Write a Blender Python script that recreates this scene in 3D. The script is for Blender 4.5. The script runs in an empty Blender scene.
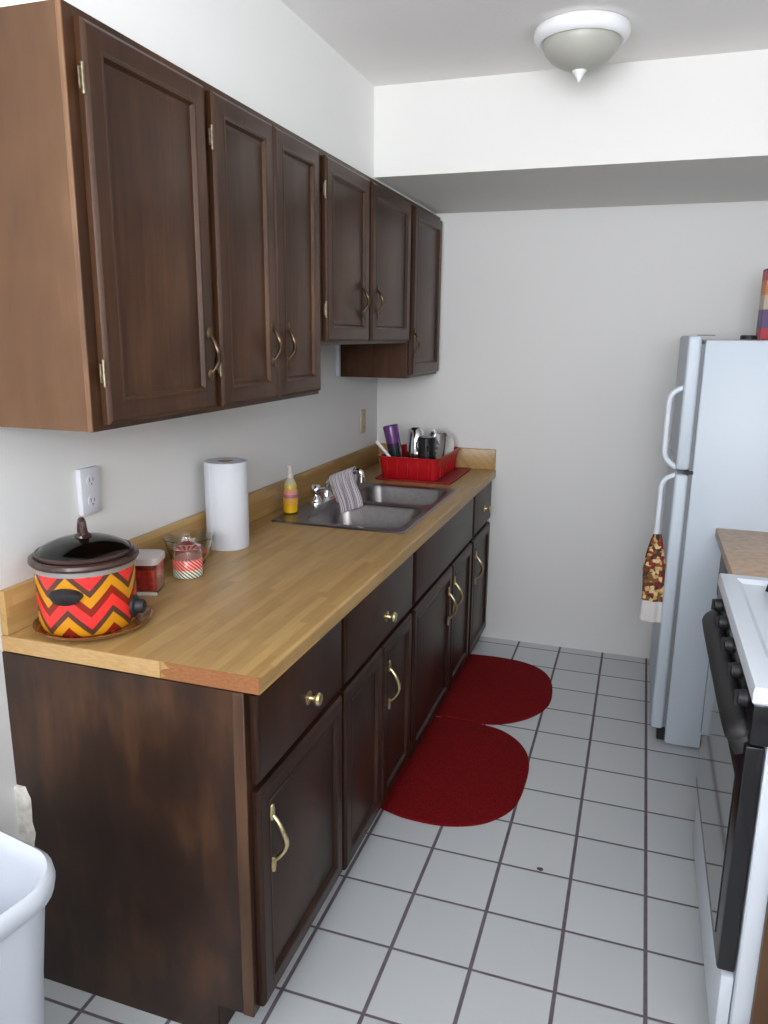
import bpy, bmesh, math, random
from mathutils import Vector, Matrix
random.seed(7)
C = bpy.context.scene.collection
PI = math.pi

# ---------------------------------------------------------------- materials
def _new(name):
    m = bpy.data.materials.new(name); m.use_nodes = True
    nt = m.node_tree
    return m, nt, nt.nodes['Principled BSDF']

def s2l(c):
    return tuple(((x / 255) / 12.92 if x / 255 <= .04045 else ((x / 255 + .055) / 1.055) ** 2.4) for x in c)

def col(c): return (*s2l(c), 1)

def plain(name, c, rough=.5, metal=0.0, spec=.5, coat=0, noise=0.0, scale=30, bump=0.0, bscale=200):
    m, nt, b = _new(name); N = nt.nodes; L = nt.links
    b.inputs['Base Color'].default_value = col(c)
    b.inputs['Roughness'].default_value = rough
    b.inputs['Metallic'].default_value = metal
    b.inputs['Specular IOR Level'].default_value = spec
    b.inputs['Coat Weight'].default_value = coat
    tc = N.new('ShaderNodeTexCoord')
    if noise:
        n = N.new('ShaderNodeTexNoise'); n.inputs['Scale'].default_value = scale; n.inputs['Detail'].default_value = 5
        L.new(tc.outputs['Object'], n.inputs['Vector'])
        r = N.new('ShaderNodeValToRGB')
        r.color_ramp.elements[0].position = .3; r.color_ramp.elements[1].position = .7
        r.color_ramp.elements[0].color = col([max(0, x * (1 - noise)) for x in c])
        r.color_ramp.elements[1].color = col([min(255, x * (1 + noise)) for x in c])
        L.new(n.outputs['Fac'], r.inputs['Fac']); L.new(r.outputs['Color'], b.inputs['Base Color'])
    if bump:
        n2 = N.new('ShaderNodeTexNoise'); n2.inputs['Scale'].default_value = bscale; n2.inputs['Detail'].default_value = 3
        L.new(tc.outputs['Object'], n2.inputs['Vector'])
        bp = N.new('ShaderNodeBump'); bp.inputs['Strength'].default_value = bump; bp.inputs['Distance'].default_value = .002
        L.new(n2.outputs['Fac'], bp.inputs['Height']); L.new(bp.outputs['Normal'], b.inputs['Normal'])
    return m

def wood(name, dark, mid, light, rough=.35, stretch=(14, 14, 1.2), blotch=2.2, coat=.0, spec=.5, mixb=.6):
    m, nt, b = _new(name); N = nt.nodes; L = nt.links
    tc = N.new('ShaderNodeTexCoord')
    mp = N.new('ShaderNodeMapping'); mp.inputs['Scale'].default_value = stretch
    L.new(tc.outputs['Object'], mp.inputs['Vector'])
    n = N.new('ShaderNodeTexNoise'); n.inputs['Scale'].default_value = 4; n.inputs['Detail'].default_value = 8; n.inputs['Roughness'].default_value = .65
    L.new(mp.outputs['Vector'], n.inputs['Vector'])
    mp2 = N.new('ShaderNodeMapping'); mp2.inputs['Scale'].default_value = (blotch * 1.6, blotch * 1.6, blotch * .8)
    L.new(tc.outputs['Object'], mp2.inputs['Vector'])
    n2 = N.new('ShaderNodeTexNoise'); n2.inputs['Scale'].default_value = 1.6; n2.inputs['Detail'].default_value = 4
    L.new(mp2.outputs['Vector'], n2.inputs['Vector'])
    mx = N.new('ShaderNodeMix'); mx.inputs['Factor'].default_value = mixb
    L.new(n.outputs['Fac'], mx.inputs['A']); L.new(n2.outputs['Fac'], mx.inputs['B'])
    r = N.new('ShaderNodeValToRGB'); e = r.color_ramp.elements
    e[0].position = .34; e[0].color = col(dark); e[1].position = .68; e[1].color = col(light)
    k = e.new(.5); k.color = col(mid)
    L.new(mx.outputs['Result'], r.inputs['Fac']); L.new(r.outputs['Color'], b.inputs['Base Color'])
    b.inputs['Roughness'].default_value = rough; b.inputs['Coat Weight'].default_value = coat
    b.inputs['Coat Roughness'].default_value = .25; b.inputs['Specular IOR Level'].default_value = spec
    bp = N.new('ShaderNodeBump'); bp.inputs['Strength'].default_value = .12; bp.inputs['Distance'].default_value = .001
    L.new(n.outputs['Fac'], bp.inputs['Height']); L.new(bp.outputs['Normal'], b.inputs['Normal'])
    return m

def mathn(nt, op, a, b=None, c=None):
    n = nt.nodes.new('ShaderNodeMath'); n.operation = op
    for i, v in enumerate((a, b, c)):
        if v is None: continue
        if isinstance(v, (int, float)): n.inputs[i].default_value = v
        else: nt.links.new(v, n.inputs[i])
    return n.outputs[0]

def tile_mat():
    m, nt, b = _new('ceramic_tile'); N = nt.nodes; L = nt.links
    tc = N.new('ShaderNodeTexCoord'); sp = N.new('ShaderNodeSeparateXYZ'); L.new(tc.outputs['Object'], sp.inputs[0])
    s = .2131
    def edge(o, off, w):
        u = mathn(nt, 'DIVIDE', mathn(nt, 'SUBTRACT', o, off), s)
        f = mathn(nt, 'FRACT', mathn(nt, 'ADD', u, 100.5))
        d = mathn(nt, 'ABSOLUTE', mathn(nt, 'SUBTRACT', f, .5))
        return mathn(nt, 'MULTIPLY', d, s), u
    dx, ux = edge(sp.outputs[0], .8004, 0); dy, uy = edge(sp.outputs[1], .8017, 0)
    d = mathn(nt, 'MINIMUM', dx, mathn(nt, 'ADD', dy, .0012))
    mr = N.new('ShaderNodeMapRange'); mr.interpolation_type = 'SMOOTHSTEP'
    mr.inputs['From Min'].default_value = .0038; mr.inputs['From Max'].default_value = .0062
    L.new(d, mr.inputs['Value'])
    # per tile tone
    wn = N.new('ShaderNodeTexWhiteNoise'); wn.noise_dimensions = '2D'
    cv = N.new('ShaderNodeCombineXYZ')
    L.new(mathn(nt, 'FLOOR', ux), cv.inputs[0]); L.new(mathn(nt, 'FLOOR', uy), cv.inputs[1]); L.new(cv.outputs[0], wn.inputs['Vector'])
    tone = N.new('ShaderNodeValToRGB'); tone.color_ramp.elements[0].color = col((200, 203, 206)); tone.color_ramp.elements[1].color = col((208, 211, 213))
    L.new(wn.outputs['Value'], tone.inputs['Fac'])
    ns = N.new('ShaderNodeTexNoise'); ns.inputs['Scale'].default_value = 25; L.new(tc.outputs['Object'], ns.inputs['Vector'])
    gr = N.new('ShaderNodeValToRGB'); gr.color_ramp.elements[0].color = col((84, 73, 82)); gr.color_ramp.elements[1].color = col((124, 112, 121))
    L.new(ns.outputs['Fac'], gr.inputs['Fac'])
    mx = N.new('ShaderNodeMix'); mx.data_type = 'RGBA'
    L.new(mr.outputs['Result'], mx.inputs['Factor']); L.new(gr.outputs['Color'], mx.inputs[6]); L.new(tone.outputs['Color'], mx.inputs[7])
    L.new(mx.outputs[2], b.inputs['Base Color'])
    rr = N.new('ShaderNodeMapRange'); rr.inputs['To Min'].default_value = .85; rr.inputs['To Max'].default_value = .34
    L.new(mr.outputs['Result'], rr.inputs['Value']); L.new(rr.outputs['Result'], b.inputs['Roughness'])
    bp = N.new('ShaderNodeBump'); bp.inputs['Strength'].default_value = .6; bp.inputs['Distance'].default_value = .002
    L.new(mr.outputs['Result'], bp.inputs['Height']); L.new(bp.outputs['Normal'], b.inputs['Normal'])
    return m

def butcher():
    """light laminate printed with narrow wood strips running along y"""
    m, nt, b = _new('butcher_block_laminate'); N = nt.nodes; L = nt.links
    tc = N.new('ShaderNodeTexCoord'); sp = N.new('ShaderNodeSeparateXYZ'); L.new(tc.outputs['Object'], sp.inputs[0])
    u = mathn(nt, 'FLOOR', mathn(nt, 'DIVIDE', mathn(nt, 'ADD', sp.outputs[0], sp.outputs[2]), .022))
    h = N.new('ShaderNodeTexWhiteNoise'); h.noise_dimensions = '1D'; L.new(u, h.inputs['W'])
    v = mathn(nt, 'FLOOR', mathn(nt, 'ADD', mathn(nt, 'DIVIDE', sp.outputs[1], .33), mathn(nt, 'MULTIPLY', h.outputs['Value'], 7.3)))
    cv = N.new('ShaderNodeCombineXYZ'); L.new(u, cv.inputs[0]); L.new(v, cv.inputs[1])
    w = N.new('ShaderNodeTexWhiteNoise'); w.noise_dimensions = '2D'; L.new(cv.outputs[0], w.inputs['Vector'])
    mp = N.new('ShaderNodeMapping'); mp.inputs['Scale'].default_value = (60, 4, 60); L.new(tc.outputs['Object'], mp.inputs['Vector'])
    n = N.new('ShaderNodeTexNoise'); n.inputs['Scale'].default_value = 2.5; n.inputs['Detail'].default_value = 6; L.new(mp.outputs['Vector'], n.inputs['Vector'])
    f = mathn(nt, 'ADD', mathn(nt, 'MULTIPLY', w.outputs['Value'], .42), mathn(nt, 'MULTIPLY', n.outputs['Fac'], .6))
    r = N.new('ShaderNodeValToRGB'); e = r.color_ramp.elements
    e[0].position = .1; e[0].color = col((152, 117, 68)); e[1].position = .9; e[1].color = col((188, 153, 98))
    L.new(f, r.inputs['Fac']); L.new(r.outputs['Color'], b.inputs['Base Color'])
    b.inputs['Roughness'].default_value = .38
    return m

def chevron():
    m, nt, b = _new('chevron_print'); N = nt.nodes; L = nt.links
    tc = N.new('ShaderNodeTexCoord'); sp = N.new('ShaderNodeSeparateXYZ'); L.new(tc.outputs['Object'], sp.inputs[0])
    a = mathn(nt, 'ARCTAN2', sp.outputs[1], sp.outputs[0])
    t = mathn(nt, 'FRACT', mathn(nt, 'ADD', mathn(nt, 'MULTIPLY', a, 7 / (2 * PI)), 10.92))
    tri = mathn(nt, 'MULTIPLY', mathn(nt, 'ABSOLUTE', mathn(nt, 'SUBTRACT', t, .5)), 2)   # 0 at crest, 1 at trough
    z = mathn(nt, 'ADD', sp.outputs[2], mathn(nt, 'MULTIPLY', tri, .048))
    f = mathn(nt, 'FRACT', mathn(nt, 'DIVIDE', mathn(nt, 'ADD', z, .93), .088))
    r = N.new('ShaderNodeValToRGB'); r.color_ramp.interpolation = 'CONSTANT'; e = r.color_ramp.elements
    e[0].position = 0; e[0].color = col((204, 138, 22)); e[1].position = .13; e[1].color = col((84, 52, 42))
    for p, c in ((.31, (232, 52, 48)), (.62, (134, 34, 18)), (.85, (204, 138, 22))):
        k = e.new(p); k.color = col(c)
    L.new(f, r.inputs['Fac']); L.new(r.outputs['Color'], b.inputs['Base Color'])
    b.inputs['Roughness'].default_value = .22
    return m

def banded(name, axis, bands, rough=.5, noise=None):
    """bands: list of (position 0..1, colour) along an axis given (axis, lo, hi) in object space"""
    m, nt, b = _new(name); N = nt.nodes; L = nt.links
    tc = N.new('ShaderNodeTexCoord'); sp = N.new('ShaderNodeSeparateXYZ'); L.new(tc.outputs['Object'], sp.inputs[0])
    mr = N.new('ShaderNodeMapRange'); mr.inputs['From Min'].default_value = axis[1]; mr.inputs['From Max'].default_value = axis[2]
    L.new(sp.outputs[axis[0]], mr.inputs['Value'])
    r = N.new('ShaderNodeValToRGB'); r.color_ramp.interpolation = 'CONSTANT'; e = r.color_ramp.elements
    e[0].position = bands[0][0]; e[0].color = col(bands[0][1]); e[1].position = bands[1][0]; e[1].color = col(bands[1][1])
    for p, c in bands[2:]:
        k = e.new(p); k.color = col(c)
    L.new(mr.outputs['Result'], r.inputs['Fac']); L.new(r.outputs['Color'], b.inputs['Base Color'])
    b.inputs['Roughness'].default_value = rough
    return m

def patchy(name, cols, scale, rough=.8):
    m, nt, b = _new(name); N = nt.nodes; L = nt.links
    tc = N.new('ShaderNodeTexCoord')
    v = N.new('ShaderNodeTexVoronoi'); v.inputs['Scale'].default_value = scale; L.new(tc.outputs['Object'], v.inputs['Vector'])
    r = N.new('ShaderNodeValToRGB'); r.color_ramp.interpolation = 'CONSTANT'; e = r.color_ramp.elements
    sp = N.new('ShaderNodeSeparateColor'); L.new(v.outputs['Color'], sp.inputs[0])
    e[0].position = 0; e[0].color = col(cols[0]); e[1].position = 1 / len(cols); e[1].color = col(cols[1])
    for i, c in enumerate(cols[2:]):
        k = e.new((i + 2) / len(cols)); k.color = col(c)
    L.new(sp.outputs[0], r.inputs['Fac']); L.new(r.outputs['Color'], b.inputs['Base Color'])
    b.inputs['Roughness'].default_value = rough
    return m

def glass(name, c=(255, 255, 255), rough=.02, ior=1.45, trans=1):
    m, nt, b = _new(name)
    b.inputs['Base Color'].default_value = col(c); b.inputs['Roughness'].default_value = rough
    b.inputs['Transmission Weight'].default_value = trans; b.inputs['IOR'].default_value = ior
    return m

M = dict(
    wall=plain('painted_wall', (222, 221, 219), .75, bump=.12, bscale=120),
    ceil=plain('painted_ceiling', (243, 241, 239), .85, bump=.35, bscale=90),
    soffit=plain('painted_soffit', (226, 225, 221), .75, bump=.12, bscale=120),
    furring=plain('brightened_furring', (243, 243, 240), .75, bump=.12, bscale=120),  # whiter than the walls: extra brightness of the lit furring put into its colour
    tile=tile_mat(),
    upper=wood('walnut_stain', (44, 25, 13), (63, 38, 21), (88, 56, 33), .38, coat=.06, spec=.3),
    upside=wood('worn_walnut_side', (76, 52, 34), (88, 62, 42), (106, 77, 54), .44, spec=.3, stretch=(8, 8, 1.5), blotch=1.6, mixb=.7),
    base=wood('dark_walnut_stain', (36, 20, 13), (48, 28, 19), (70, 43, 29), .38, coat=.06, spec=.26),
    baseside=wood('mottled_walnut_side', (32, 18, 10), (46, 28, 17), (80, 51, 30), .36, stretch=(7, 7, 1.0), blotch=2.6, mixb=.66),
    edge=wood('worn_wood_edge', (78, 54, 37), (108, 77, 53), (144, 106, 76), .45),
    lam=butcher(),
    lamedge=wood('laminate_edge', (160, 124, 76), (176, 141, 92), (190, 158, 108), .45, stretch=(10, 10, 60), mixb=.3),
    baseedge=wood('dark_worn_edge', (54, 34, 22), (72, 48, 31), (98, 68, 46), .45),
    raw=wood('bare_particle_edge', (122, 74, 40), (138, 88, 50), (156, 103, 62), .7, stretch=(20, 20, 60), mixb=.3),
    brass=plain('pale_brass', (214, 196, 150), .28, 1, noise=.08),
    dbrass=plain('tarnished_brass', (104, 86, 66), .36, 1, noise=.2),
    steel=plain('brushed_steel', (128, 124, 124), .33, 1, noise=.04, scale=60),
    chrome=plain('chrome', (225, 226, 228), .08, 1),
    dark=plain('dark_void', (26, 20, 18), .8),
    white=plain('white_enamel', (212, 219, 228), .35, bump=.05, bscale=300),
    fridge=plain('fridge_enamel', (190, 200, 211), .42, bump=.12, bscale=400),
    plastic=plain('white_plastic', (206, 212, 222), .45),
    gasket=plain('grey_gasket', (120, 122, 126), .7),
    black=plain('black_enamel', (22, 22, 25), .25),
    blackm=plain('black_matte', (30, 29, 31), .55),
    oven=plain('oven_glass', (30, 32, 28), .07, spec=.6, coat=.35),
    grate=plain('cast_iron', (24, 23, 24), .6),
    rug=plain('red_rug', (114, 14, 18), .95, noise=.3, scale=260, bump=1, bscale=400, spec=.15),
    rack=plain('red_plastic', (178, 18, 28), .32),
    mat=plain('red_rubber', (140, 20, 30), .5),
    crock=plain('brown_stoneware', (66, 48, 44), .22),
    band=plain('grey_metal_band', (170, 166, 166), .35, .6),
    lidglass=glass('smoked_glass', (186, 182, 180), .05),
    clear=glass('clear_glass', (250, 252, 250), .02),
    frost=plain('frosted_plastic', (206, 196, 192), .4),
    amber=plain('amber_brown_dish', (120, 76, 40), .15, coat=1),
    paper=plain('paper_towel', (206, 208, 215), .95, bump=.5, bscale=150, spec=.1),
    card=plain('cardboard_core', (120, 100, 84), .9),
    redwax=plain('red_wax', (196, 52, 42), .5, noise=.2, scale=90),
    outlet=plain('outlet_plate', (205, 205, 212), .4),
    tan=plain('tan_plate', (188, 174, 150), .5),
    slot=plain('socket_slot', (70, 66, 70), .6),
    lampglass=plain('frosted_lamp_glass', (176, 176, 166), .4, noise=.03, scale=8, spec=.6),
    lampring=plain('white_lamp_ring', (236, 236, 238), .35),
    soap=banded('yellow_dish_soap', (2, 0, .13), [(0, (212, 164, 14)), (.62, (196, 168, 70)), (.80, (184, 178, 150))], .15),
    label=banded('soap_label', (2, .035, .095), [(0, (206, 150, 50)), (.35, (150, 96, 120)), (.55, (206, 130, 120)), (.8, (206, 164, 60))]),
    purple=banded('purple_tumbler', (2, 0, .25), [(0, (24, 40, 40)), (.5, (46, 34, 60)), (.62, (96, 48, 112))], .25),
    porcelain=plain('white_porcelain', (222, 222, 216), .2),
    counter2=plain('tan_laminate', (186, 158, 132), .45, noise=.08, scale=40),
    towel=patchy('autumn_print_towel', [(92, 48, 30), (196, 160, 96), (134, 34, 30), (216, 192, 140), (120, 84, 40), (60, 40, 34)], 75),
    towelhem=plain('white_towel_hem', (214, 210, 208), .9, bump=.5, bscale=250),
    plaster=plain('white_plaster', (214, 210, 200), .85, noise=.12, scale=40),
    crumb=plain('brown_crumb', (96, 72, 52), .9),
)

# ---------------------------------------------------------------- geometry helpers
class MB:
    def __init__(self): self.bm = bmesh.new()
    def _xf(self, vs, M4):
        if M4 is not None: bmesh.ops.transform(self.bm, matrix=M4, verts=vs)
    def box(self, x0, x1, y0, y1, z0, z1, bev=0, seg=2, M4=None):
        tmp = bmesh.new()
        g = bmesh.ops.create_cube(tmp, size=1)
        for v in tmp.verts:
            v.co = Vector(((x0 + x1) / 2 + v.co.x * (x1 - x0), (y0 + y1) / 2 + v.co.y * (y1 - y0), (z0 + z1) / 2 + v.co.z * (z1 - z0)))
        if bev:
            bmesh.ops.bevel(tmp, geom=list(tmp.edges), offset=bev, segments=seg, profile=.5, affect='EDGES')
        if M4 is not None: bmesh.ops.transform(tmp, matrix=M4, verts=tmp.verts)
        self.join(tmp); return self
    def join(self, tmp):
        me = bpy.data.meshes.new('t'); tmp.to_mesh(me); tmp.free(); self.bm.from_mesh(me); bpy.data.meshes.remove(me)
    def lathe(self, prof, n=48, c=(0, 0), M4=None, close=False):
        """prof: list of (r, z)"""
        bm = bmesh.new(); rings = []
        for r, z in prof:
            if r < 1e-6: rings.append([bm.verts.new((c[0], c[1], z))])
            else: rings.append([bm.verts.new((c[0] + r * math.cos(2 * PI * i / n), c[1] + r * math.sin(2 * PI * i / n), z)) for i in range(n)])
        pairs = list(zip(rings, rings[1:]))
        if close: pairs.append((rings[-1], rings[0]))
        for a, b in pairs:
            if len(a) == 1 and len(b) == 1: continue
            for i in range(n):
                j = (i + 1) % n
                if len(a) == 1: f = [a[0], b[j], b[i]]
                elif len(b) == 1: f = [a[i], a[j], b[0]]
                else: f = [a[i], a[j], b[j], b[i]]
                bm.faces.new(f)
        bmesh.ops.recalc_face_normals(bm, faces=bm.faces)
        if M4 is not None: bmesh.ops.transform(bm, matrix=M4, verts=bm.verts)
        self.join(bm); return self
    def tube(self, pts, rad, n=12, flat=1.0, M4=None):
        bm = bmesh.new(); pts = [Vector(p) for p in pts]
        if not isinstance(rad, (list, tuple)): rad = [rad] * len(pts)
        rings = []; up = Vector((0, 0, 1))
        t0 = (pts[1] - pts[0]).normalized()
        if abs(t0.dot(up)) > .9: up = Vector((0, 1, 0))
        for i, p in enumerate(pts):
            t = (pts[min(i + 1, len(pts) - 1)] - pts[max(i - 1, 0)]).normalized()
            a = t.cross(up).normalized(); b = a.cross(t).normalized(); up = b
            rings.append([bm.verts.new(p + (a * math.cos(2 * PI * k / n) + b * math.sin(2 * PI * k / n) * flat) * rad[i]) for k in range(n)])
        for A, B in zip(rings, rings[1:]):
            for k in range(n):
                j = (k + 1) % n; bm.faces.new([A[k], A[j], B[j], B[k]])
        bm.faces.new(rings[0]); bm.faces.new(rings[-1])
        bmesh.ops.recalc_face_normals(bm, faces=bm.faces)
        if M4 is not None: bmesh.ops.transform(bm, matrix=M4, verts=bm.verts)
        self.join(bm); return self
    def loft(self, loops, cap0=True, cap1=True, M4=None):
        bm = bmesh.new(); R = [[bm.verts.new(p) for p in lp] for lp in loops]
        for A, B in zip(R, R[1:]):
            n = len(A)
            for k in range(n):
                j = (k + 1) % n; bm.faces.new([A[k], A[j], B[j], B[k]])
        if cap0: bm.faces.new(R[0])
        if cap1: bm.faces.new(R[-1])
        bmesh.ops.recalc_face_normals(bm, faces=bm.faces)
        if M4 is not None: bmesh.ops.transform(bm, matrix=M4, verts=bm.verts)
        self.join(bm); return self
    def build(self, name, mat, parent=None, loc=None, smooth=40):
        me = bpy.data.meshes.new(name); self.bm.to_mesh(me); self.bm.free()
        me.materials.append(mat)
        if smooth:
            for p in me.polygons: p.use_smooth = True
            try: me.set_sharp_from_angle(angle=math.radians(smooth))
            except Exception: pass
        o = bpy.data.objects.new(name, me); C.objects.link(o)
        if parent: o.parent = parent
        if loc is not None: o.location = loc
        return o

def rrect(w, h, r, z, n=6, cx=0, cy=0, bow=0):
    pts = []
    for (sx, sy, a0) in ((1, 1, 0), (-1, 1, 90), (-1, -1, 180), (1, -1, 270)):
        for i in range(n + 1):
            a = math.radians(a0 + 90 * i / n)
            pts.append([cx + sx * (w / 2 - r) + r * math.cos(a), cy + sy * (h / 2 - r) + r * math.sin(a), z])
    return pts

def thing(name, label, cat, loc=(0, 0, 0), rotz=0, group=None):
    o = bpy.data.objects.new(name, None); C.objects.link(o); o.empty_display_size = .05
    o.location = loc; o.rotation_euler = (0, 0, rotz); return tag(o, label, cat, group)

def tag(o, label, cat, group=None):
    o['label'] = label; o['category'] = cat
    if group: o['group'] = group
    return o

def struct(o): o['kind'] = 'structure'; return o

# ---------------------------------------------------------------- room
YF, YB, XR, ZC, XL = 2.575, -2.9, 2.32, 2.4675, -0.010
struct(MB().box(XL - .1, XR + .1, YB - .1, YF + .1, -.08, 0).build('floor', M['tile'], smooth=0))
struct(MB().box(XL - .1, XR + .1, YB - .1, YF + .1, ZC, ZC + .1).build('ceiling', M['ceil'], smooth=0))
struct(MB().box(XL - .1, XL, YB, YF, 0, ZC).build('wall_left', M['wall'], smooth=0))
vy0, vy1, vz0, vz1 = -1.05, .15, 1.62, 2.38
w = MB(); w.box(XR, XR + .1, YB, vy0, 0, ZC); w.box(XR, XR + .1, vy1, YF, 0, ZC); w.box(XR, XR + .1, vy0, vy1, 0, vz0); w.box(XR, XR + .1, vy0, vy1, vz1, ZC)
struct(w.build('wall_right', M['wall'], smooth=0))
w = MB(); t = .04
w.box(XR - .015, XR + .07, vy0, vy1, vz0, vz0 + t); w.box(XR - .015, XR + .07, vy0, vy1, vz1 - t, vz1)
w.box(XR - .015, XR + .07, vy0, vy0 + t, vz0 + t, vz1 - t); w.box(XR - .015, XR + .07, vy1 - t, vy1, vz0 + t, vz1 - t)
struct(w.build('added_side_window', M['white'], smooth=0))  # unseen side window, added to brighten the furring and ceiling
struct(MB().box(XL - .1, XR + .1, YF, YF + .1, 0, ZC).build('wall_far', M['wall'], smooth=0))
# wall behind the photographer with its wide window opening
wx0, wx1, wz0, wz1 = .30, 2.20, 1.15, 2.36
w = MB()
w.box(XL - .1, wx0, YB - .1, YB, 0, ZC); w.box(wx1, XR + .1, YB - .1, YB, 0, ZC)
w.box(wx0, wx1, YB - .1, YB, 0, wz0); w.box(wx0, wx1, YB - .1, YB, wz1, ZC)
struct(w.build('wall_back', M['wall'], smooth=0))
w = MB(); t = .05
w.box(wx0, wx1, YB - .07, YB + .015, wz0, wz0 + t); w.box(wx0, wx1, YB - .07, YB + .015, wz1 - t, wz1)
w.box(wx0, wx0 + t, YB - .07, YB + .015, wz0 + t, wz1 - t); w.box(wx1 - t, wx1, YB - .07, YB + .015, wz0 + t, wz1 - t)
w.box((wx0 + wx1) / 2 - .02, (wx0 + wx1) / 2 + .02, YB - .06, YB, wz0 + t, wz1 - t)
struct(w.build('window_1', M['white'], smooth=0))
# added unseen half-height wall, keeps window light off the lower kitchen
struct(MB().box(.50, XR, -1.95, -1.85, 0, 1.38).build('added_blocker_wall', M['wall'], smooth=0))
# furring above the wall cabinets and the deep soffit at the far end
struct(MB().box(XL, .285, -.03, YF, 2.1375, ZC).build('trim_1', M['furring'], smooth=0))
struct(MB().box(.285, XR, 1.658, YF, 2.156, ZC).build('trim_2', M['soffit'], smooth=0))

# rough plaster smear where the wall meets the end panel of the base cabinet
pl = MB(); loops = []
for i in range(9):
    z = .30 + i * .030
    wd = .040 + .005 * math.sin(i * 2.1) + .003 * math.cos(i * 5)
    if i == 8: wd = .028
    loops.append([(XL, .0, z), (XL, -.012, z), (XL + wd * .7, -.009, z), (XL + wd, -.0015, z), (XL + wd, .0, z)])
pl.loft(loops)
struct(pl.build('trim_3', M['plaster']))

# ---------------------------------------------------------------- cabinets
def door_mesh(w, h, t=.019, fr=.052, flat=False):
    """framed door lying in the y (width) / z (height) plane, front toward +x, origin at lower near corner back face"""
    def lp(i, x): return [(x, i, i), (x, w - i, i), (x, w - i, h - i), (x, i, h - i)]
    if flat:
        L = [lp(0, 0), lp(0, t - .006), lp(.004, t - .002), lp(.010, t)]
    else:
        L = [lp(0, 0), lp(0, t - .007), lp(.003, t - .003), lp(.008, t), lp(fr - .012, t), lp(fr - .008, t + .002), lp(fr - .002, t + .001), lp(fr + .001, t - .003), lp(fr + .004, t - .0075), lp(fr + .014, t - .008), lp(fr + .016, t - .0075)]
    return MB().loft(L)

def pull(parent, y, z, x0, L=.11, mat='dbrass', out=.028):
    """arched pull with a leaf-shaped foot at each end"""
    m = MB(); n = 14; pts = []; rad = []
    for i in range(n + 1):
        u = i / n; a = u * PI
        pts.append((x0 + .003 + out * math.sin(a) ** .8, y + .004 * math.sin(u * 2 * PI), z - L / 2 + L * u * 1.0))
        rad.append(.0042 + .0022 * math.sin(a))
    pts = [(p[0], p[1], z + (p[2] - z) * .72) for p in pts]
    m.tube(pts, rad, 10)
    for s in (-1, 1):
        lo = []
        for k in range(7):
            u = k / 6; ww = .0125 * math.sin(PI * (.12 + .8 * u)) ** .8
            zz = z + s * (L * .30 + u * L * .24)
            lo.append([(x0, y - ww, zz), (x0 + .004, y - ww * .6, zz), (x0 + .005, y, zz), (x0 + .004, y + ww * .6, zz), (x0, y + ww, zz)])
        m.loft(lo)
    return m.build('pull', M[mat], parent)

def knob(parent, y, z, x0, mat='brass'):
    m = MB(); T = Matrix.Translation((x0, y, z)) @ Matrix.Rotation(PI / 2, 4, 'Y')
    m.lathe([(0, 0), (.017, 0), (.017, .002), (.008, .004), (.006, .014), (.013, .019), (.0165, .025), (.0135, .031), (0, .033)], 24, M4=T)
    return m.build('knob', M[mat], parent)

def hinge(parent, y, z, x0, s=1):
    m = MB(); m.tube([(x0 + .002, y, z - .026), (x0 + .002, y, z + .026)], .0035, 10)
    m.box(x0 - .002, x0 + .0015, y - .009, y, z - .018, z + .018, .0008, 1)
    m.box(x0 - .002, x0 + .002, y, y + .012, z - .018, z + .018, .0008, 1)
    return m.build('hinge', M['steelhinge'], parent)
M['steelhinge'] = plain('worn_hinge_metal', (128, 116, 96), .42, .85, noise=.15, scale=120)

def door(parent, y0, y1, z0, z1, x, mat, flat=False, name='door', fr=.052, label=None):
    d = door_mesh(y1 - y0, z1 - z0, flat=flat, fr=fr).build(name, M[mat], parent, (x, y0, z0), 30)
    if label: d['label'] = label
    return d

def carcass(m, x1, y0, y1, z0, z1, stiles, rails, fw=.03, t=.016, top=True, x0=0.0, back=True):
    m.box(x0, x1 - .018, y0, y0 + t, z0, z1); m.box(x0, x1 - .018, y1 - t, y1, z0, z1)
    m.box(x0, x1 - .018, y0 + t, y1 - t, z0, z0 + t)
    if top: m.box(x0, x1 - .018, y0 + t, y1 - t, z1 - t, z1)
    if back: m.box(x0, x0 + .006, y0 + t, y1 - t, z0 + t, z1 - (t if top else 0))
    for s in stiles: m.box(x1 - .018, x1, s[0], s[1], z0, z1)
    st = sorted(stiles)
    for r in rails:
        for a, b in zip(st, st[1:]): m.box(x1 - .018, x1, a[1], b[0], r[0], r[1])

UX = .308
def upper(label, y0, y1, z0, z1, doors, hinges, pulls, near_side=False):
    t = thing('wall_cabinet', label, 'cabinet', (0, 0, 0))
    m = MB(); st = [(y0, y0 + .032), (y1 - .032, y1)]
    ys = [d for d in doors]
    carcass(m, UX, y0, y1, z0, z1, st, [(z0, z0 + .03), (z1 - .035, z1)], x0=XL)
    m.build('cabinet_body', M['upper'], t, smooth=0)
    if near_side:
        s = MB().box(XL, UX - .010, y0 - .0035, y0 - .0003, z0 + .0005, z1 - .0005).build('side_panel', M['upside'], t, smooth=0); s['label'] = 'lighter worn brown side panel'
        s = MB().box(UX - .010, UX + .001, y0 - .0045, y0 - .0003, z0 + .0002, z1 - .0002, .001, 1).build('edge_strip', M['edge'], t); s['label'] = 'worn golden brown front edge'
    made = []
    for (a, b) in doors: made.append((door(t, a, b, z0 + .012, z1 - .018, UX + .001, 'upper'), a, b))
    for di, side in hinges:
        d, a, b = made[di]
        for zz in (.10, z1 - z0 - .03 - .10):
            h = hinge(d, -.003 if side < 0 else (b - a) + .003, zz, .012)
    for di, y, z in pulls:
        d, a, b = made[di]
        pull(d, y - a, z - z0 - .012, .019, .115, out=.020)
    return t

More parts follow.
